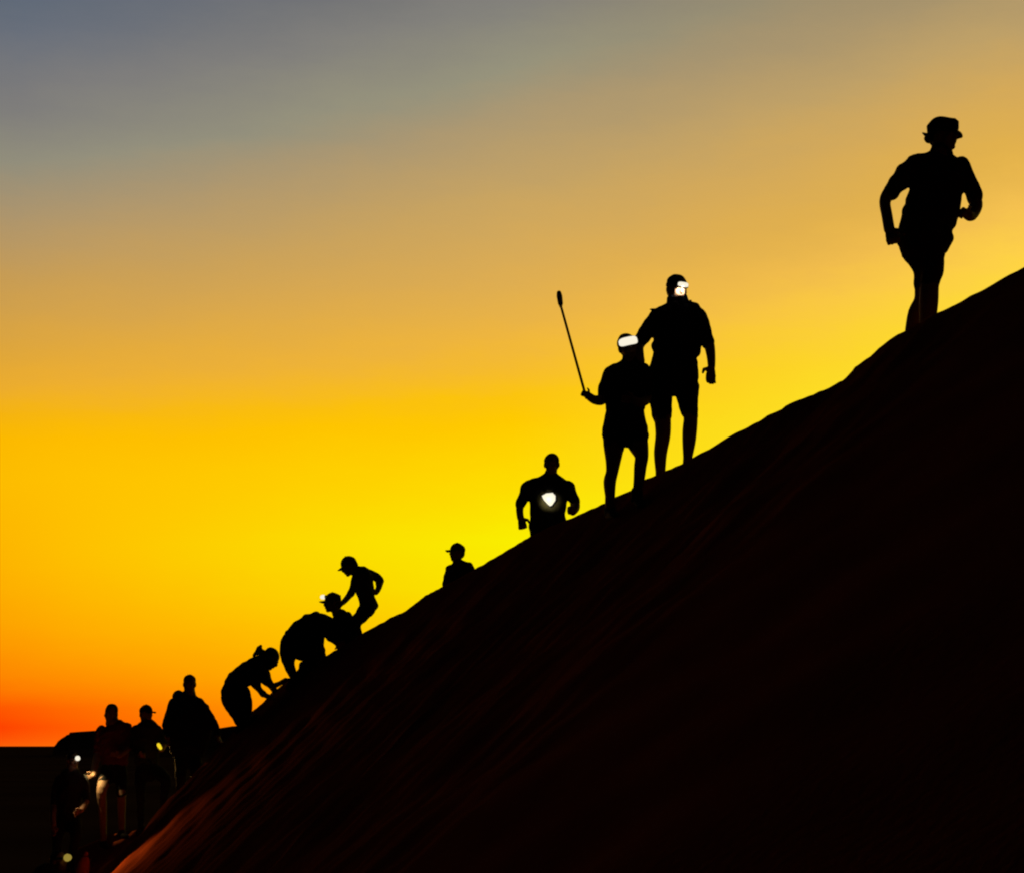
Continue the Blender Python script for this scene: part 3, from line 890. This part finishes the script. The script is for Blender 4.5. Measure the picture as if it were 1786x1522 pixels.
# --- the climber with the pack on his shoulders
p = Person('bent climber with lumpy pack loops at the neck, hands down on the sand', 145, 'brown', 'black', 0.011)
p.torso([(409, 1192, 18, .16), (417, 1184, 19.5, .165), (434, 1172, 19, .17), (452, 1160, 18.5, .18), (464, 1155, 14, .13)])
p.pelvis([(403, 1213, 17.5, .16), (405, 1203, 18, .165), (413, 1190, 16, .16)])
p.leg([(405, 1215, 19.5, -.08), (408, 1230, 16, -.12), (414, 1246, 11.5, -.12), (420, 1264, 8.5, -.05)], (423, .0, 70), 5)
p.leg([(421, 1210, 17, .08), (427, 1226, 13, .12), (428, 1242, 10, .14), (426, 1256, 8, .16)], (424, .2, 70), 5)
p.arm([(455, 1172, 12, -.16), (464, 1186, 8, -.2), (475, 1196, 5.2, -.2), (488, 1191, 4.6, -.16), (498, 1185, 4.2, -.12)], 4, dict(d=(1, .1, .15), t=(0, -1, .4), curl=.3, size=.75))
p.arm([(443, 1184, 13, .12), (450, 1199, 7, .14), (460, 1210, 5.3, .14), (470, 1215, 4.6, .12)], 3, dict(d=(.9, .1, -.3), t=(0, -1, .2), curl=.3, size=.75))
p.arm([(458, 1168, 11, .0), (466, 1184, 8.5, .0), (478, 1203, 5, .0)], 3)
p.head(472, 1148, 82, 38, 0, 1.04, neck=(460, 1158, 10))
bp = Shape()
ring = [(444, 1150), (443, 1143), (447, 1138.5), (452.5, 1138), (455.5, 1143), (453.5, 1150), (448, 1154), (444, 1150)]
rp = catmull(ring)
bp.tube([p.pt(s[0], s[1], -.10) for s in rp], [.017] * len(rp), [.02] * len(rp), lambda t: YAXIS, 10)
bp.tube([p.pt(450, 1136, -.10), p.pt(453, 1130, -.10), p.pt(455, 1127, -.09)], [.034, .032, .018], [.05, .05, .03], lambda t: Vector((1, 0, 0)), 12)
bp.tube([p.pt(455, 1134, -.10), p.pt(466, 1139, -.10), p.pt(474, 1136, -.08)], [.03, .034, .03], [.05, .06, .05], lambda t: Vector((0, 0, 1)), 12)
bp.tube([p.pt(440, 1160, -.05), p.pt(452, 1156, -.08)], [.06, .06], [.1, .1], lambda t: Vector((0, 0, 1)), 14)
p.extra('backpack', bp, 'black', 0.009)
p.finish()

# --- the broad figure lower on the ridge
p = Person('broad figure in loose jacket with arms held out, below the bent climber', 128, 'black', 'black', 0.012)
p.torso([(331, 1207, 9, .06), (329, 1214, 18, .1), (327, 1226, 29, .14), (328, 1244, 35, .17), (330, 1266, 40, .18), (329, 1290, 36, .18), (328, 1304, 32, .17)])
p.pelvis([(328, 1294, 26, .15), (328, 1312, 25, .15), (328, 1322, 23, .14)])
p.leg([(318, 1316, 13, 0), (316, 1350, 10, -.08), (316, 1380, 8, 0)], (316, .05, 40), 4)
p.leg([(339, 1316, 13, 0), (342, 1346, 10, -.1), (342, 1372, 8, 0)], (342, -.05, 50), 4)
p.arm([(347, 1226, 10, 0), (358, 1240, 9, .02), (368, 1254, 8, .02), (376, 1268, 7, -.05), (380, 1280, 5, -.1)], 5, dict(d=(.3, -.3, -1), t=(-.5, -1, 0), curl=.5, size=.9))
p.arm([(304, 1226, 10, 0), (297, 1244, 9, .02), (291, 1264, 8, .02), (293, 1284, 6, -.08)], 4, dict(d=(.3, -.3, -1), t=(.5, -1, 0), curl=.5, size=.9))
p.head(331, 1192, 25, 0, 0, 1.05, neck=(331, 1212, 10))
hd = Shape()
hd.ellipsoid(p.pt(311, 1213, .08), Matrix.Identity(3), (.085, .10, .085))
hd.ellipsoid(p.pt(318, 1240, .20), Matrix.Identity(3), (.14, .10, .22))
p.extra('backpack', hd, 'grey', 0.012)
p.finish()

# --- capped figure, the middle of the three at the foot
p = Person('person in cap with peak to the right, holding a small yellow torch', 124, 'olive', 'black', 0.012)
p.torso([(255, 1254, 8, .06), (256, 1260, 15, .09), (256, 1270, 22, .12), (256, 1290, 24, .13), (256, 1312, 21, .13), (256, 1328, 21, .13)])
p.pelvis([(256, 1320, 19, .12), (257, 1336, 20, .13), (258, 1346, 19, .13)])
p.leg([(249, 1342, 12, 0), (246, 1362, 10, -.04), (246, 1382, 8, -.08), (246, 1406, 6.5, .0)], (246, .05, 50), 5)
p.leg([(268, 1342, 12, -.04), (282, 1352, 11, -.2), (290, 1362, 9, -.3), (287, 1385, 7, -.3)], (285, -.3, 60), 5)
p.arm([(238, 1271, 8, 0), (233, 1288, 7, .02), (234, 1304, 6, -.02), (243, 1316, 5, -.15)], 4, dict(d=(1, -.5, 0), t=(0, -.4, 1), curl=.6, size=.9))
p.arm([(274, 1272, 8, 0), (281, 1286, 7, .0), (285, 1299, 6, -.06), (281, 1307, 5, -.16)], 3, dict(d=(-.6, -.5, .5), t=(-.6, -.3, .6), curl=1.1, size=.85))
p.head(255, 1244, 62, 0, 0, 0.95, neck=(255, 1260, 9))
p.cap('black', 0.07)
p.finish()
mid = p
tb, tl = Shape(), Shape()
t0, t1 = p.pt(274.5, 1295, -.25), p.pt(280, 1304, -.28)
ax = (t1 - t0).normalized()
tb.tube([t0 - ax * .05, t0, t0 + ax * .01], [.014, .016, .02], [.014, .016, .02], lambda t: YAXIS, 12)
tl.tube([t0 + ax * .02, t0 + ax * .045, t1], [.020, .026, .022], [.020, .026, .022], lambda t: YAXIS, 14)
to = solid('torch', tb, 'plastic', None)
to['label'], to['category'] = 'small yellow glowing torch in the hand of the middle lower figure', 'torch'
solid('lens', tl, 'yellow_lens', to)
spot('torch_light', to, t1 + ax * .06, P(345, 1352, 25.5), 110.0, (1.0, .52, .12), 62, 0.9)

# --- leftmost figure against the sky
p = Person('bareheaded person against the sky above the far hill, leftmost of the heads', 122.5, 'maroon', 'black', 0.012)
p.long = False
p.torso([(196, 1258, 9, .06), (198, 1263, 18, .09), (200, 1272, 26, .125), (200, 1290, 27, .135), (200, 1312, 24, .13), (200, 1330, 23, .13)])
p.pelvis([(200, 1322, 20, .12), (199, 1338, 21, .13), (198, 1348, 20, .13)])
p.leg([(189, 1344, 13, -.02), (182, 1362, 11, -.16), (177, 1380, 8.5, -.22), (179, 1405, 7, -.1)], (180, .15, 30), 2)
p.leg([(209, 1344, 13, 0), (212, 1366, 10.5, -.04), (212, 1384, 8, -.06), (212, 1408, 7, 0)], (212, .05, 40), 3)
p.arm([(177, 1273, 9, 0), (171, 1292, 7.5, .02), (170, 1312, 6.5, .0), (166, 1334, 6, -.12), (163, 1350, 5, -.2)], 3, dict(d=(-.9, -.4, -.4), t=(-.5, -.4, .6), curl=.5, size=1.0))
p.arm([(220, 1268, 9.5, 0), (226, 1286, 8, .0), (222, 1304, 6.5, -.1), (208, 1316, 5.5, -.22)], 3, dict(d=(-1, -.4, .2), t=(0, -.4, 1), curl=.6, size=.9))
p.head(193.5, 1243.5, -15, 0, 0, 1.12, neck=(196, 1260, 11))
p.finish()
left = p

# --- the one with the lamp down in the dark
p = Person('dim figure with small white headlamp at the far lower left, below the hill', 124, 'grey', 'black', 0.012)
p.torso([(126, 1338, 8, .06), (125, 1347, 17, .1), (124, 1357, 23, .125), (123, 1377, 23, .135), (121, 1398, 21, .13), (121, 1414, 21, .13)])
p.pelvis([(121, 1407, 18, .12), (120, 1423, 20, .13), (120, 1433, 19, .13)])
p.leg([(111, 1430, 12, 0), (103, 1450, 10, -.12), (100, 1470, 8.5, -.18), (98, 1500, 7, -.12)], (98, .08, 20), 5, 'khaki')
p.leg([(129, 1430, 12, 0), (132, 1448, 10, -.16), (131, 1466, 8.5, -.22), (124, 1494, 7, -.1)], (123, .05, 40), 5, 'khaki')
p.arm([(104, 1359, 8.5, 0), (97, 1380, 7, .02), (94, 1402, 6, -.02), (92, 1424, 5, -.16), (94, 1440, 4.8, -.24)], 3, dict(d=(.1, -.3, -1), t=(1, -.3, 0), curl=.5, size=1.0))
p.arm([(144, 1357, 8.5, 0), (150, 1378, 7, .0), (150, 1396, 6, -.1), (141, 1412, 5, -.25)], 3, dict(d=(-.8, -.5, -.5), t=(0, -.4, 1), curl=.6, size=.95))
p.head(127, 1325, 40, 10, 0, 0.97, neck=(126, 1342, 10))
p.headlamp('white_lens', size=0.036, z=0.052)
p.finish()
s0 = p.hp(0, 0.215, 0.03)
spot('headlamp_beam', p.parts['headlamp'], s0, (left.pt(163, 1352, -.2) + left.pt(177, 1380, -.22)) / 2, 30.0, (1.0, .74, .28), 40, 0.8)
spot('headlamp_spill', p.parts['headlamp'], s0, P(205, 1510, 25.6), 130.0, (1.0, .62, .24), 78, 0.9)

# --- a climber on all fours right at the lower edge
p = Person('climber on all fours with dull amber headlamp, cut off by the bottom left edge', 151.5, 'grey', 'black', 0.012)
p.torso([(96, 1512, 10, .08), (89, 1519, 20, .17), (75, 1532, 21, .17), (58, 1551, 20, .16), (46, 1567, 19, .16)])
p.pelvis([(48, 1564, 17, .15), (40, 1578, 18, .16), (36, 1588, 16, .15)])
p.leg([(40, 1584, 15, -.08), (54, 1606, 11, -.12), (44, 1626, 8.5, -.1), (34, 1644, 7, -.06)], (28, -.05, 80), 5)
p.leg([(40, 1584, 15, .08), (60, 1600, 11, .12), (52, 1618, 8.5, .14), (42, 1634, 7, .16)], (36, .18, 80), 5)
p.arm([(93, 1526, 10, -.16), (100, 1550, 8, -.2), (106, 1574, 6.5, -.2), (112, 1590, 5.5, -.18)], 3, dict(d=(.9, .0, -.2), t=(0, -1, .2), curl=.3, size=1.0))
p.arm([(97, 1522, 10, .14), (108, 1544, 8, .18), (114, 1566, 6.5, .2), (120, 1580, 5.5, .2)], 3, dict(d=(.9, .0, -.2), t=(0, -1, .2), curl=.3, size=1.0))
p.head(102, 1501, 62, -6, 0, 0.97, neck=(93, 1516, 10))
p.headlamp('amber_lens', size=0.045, z=0.030)
p.finish()
s1 = p.hp(0, 0.235, 0.01)
spot('headlamp_beam', p.parts['headlamp'], s1, P(300, 1450, 19.8), 120.0, (1.0, .48, .14), 60, 1.0)

# --- orange bag on the sand beside him
bag = Shape()
b0 = P(142, 1520, 26.75)
gz = ground(b0.x, b0.y)
base = Vector((b0.x, b0.y, gz))
rings_z = [(0.0, .055), (.02, .085), (.10, .09), (.20, .082), (.27, .06), (.30, .022), (.34, .03)]
bag.tube([base + Vector((.05 * z / .3, 0, z + .02)) for z, r in rings_z], [r for z, r in rings_z], [r * .8 for z, r in rings_z], lambda t: Vector((1, 0, 0)), 16)
bo = solid('drawstring_bag', bag, 'orange', None)
bo['label'], bo['category'] = 'small orange bag catching lamplight at the lower left edge', 'bag'
cord = Shape()
cord.revolve(base + Vector((.05, 0, .32)), Matrix.Identity(3), [(.024, -.006), (.036, -.006), (.036, .006), (.024, .006)], 16)
solid('cord', cord, 'black', bo)

bake_pending()
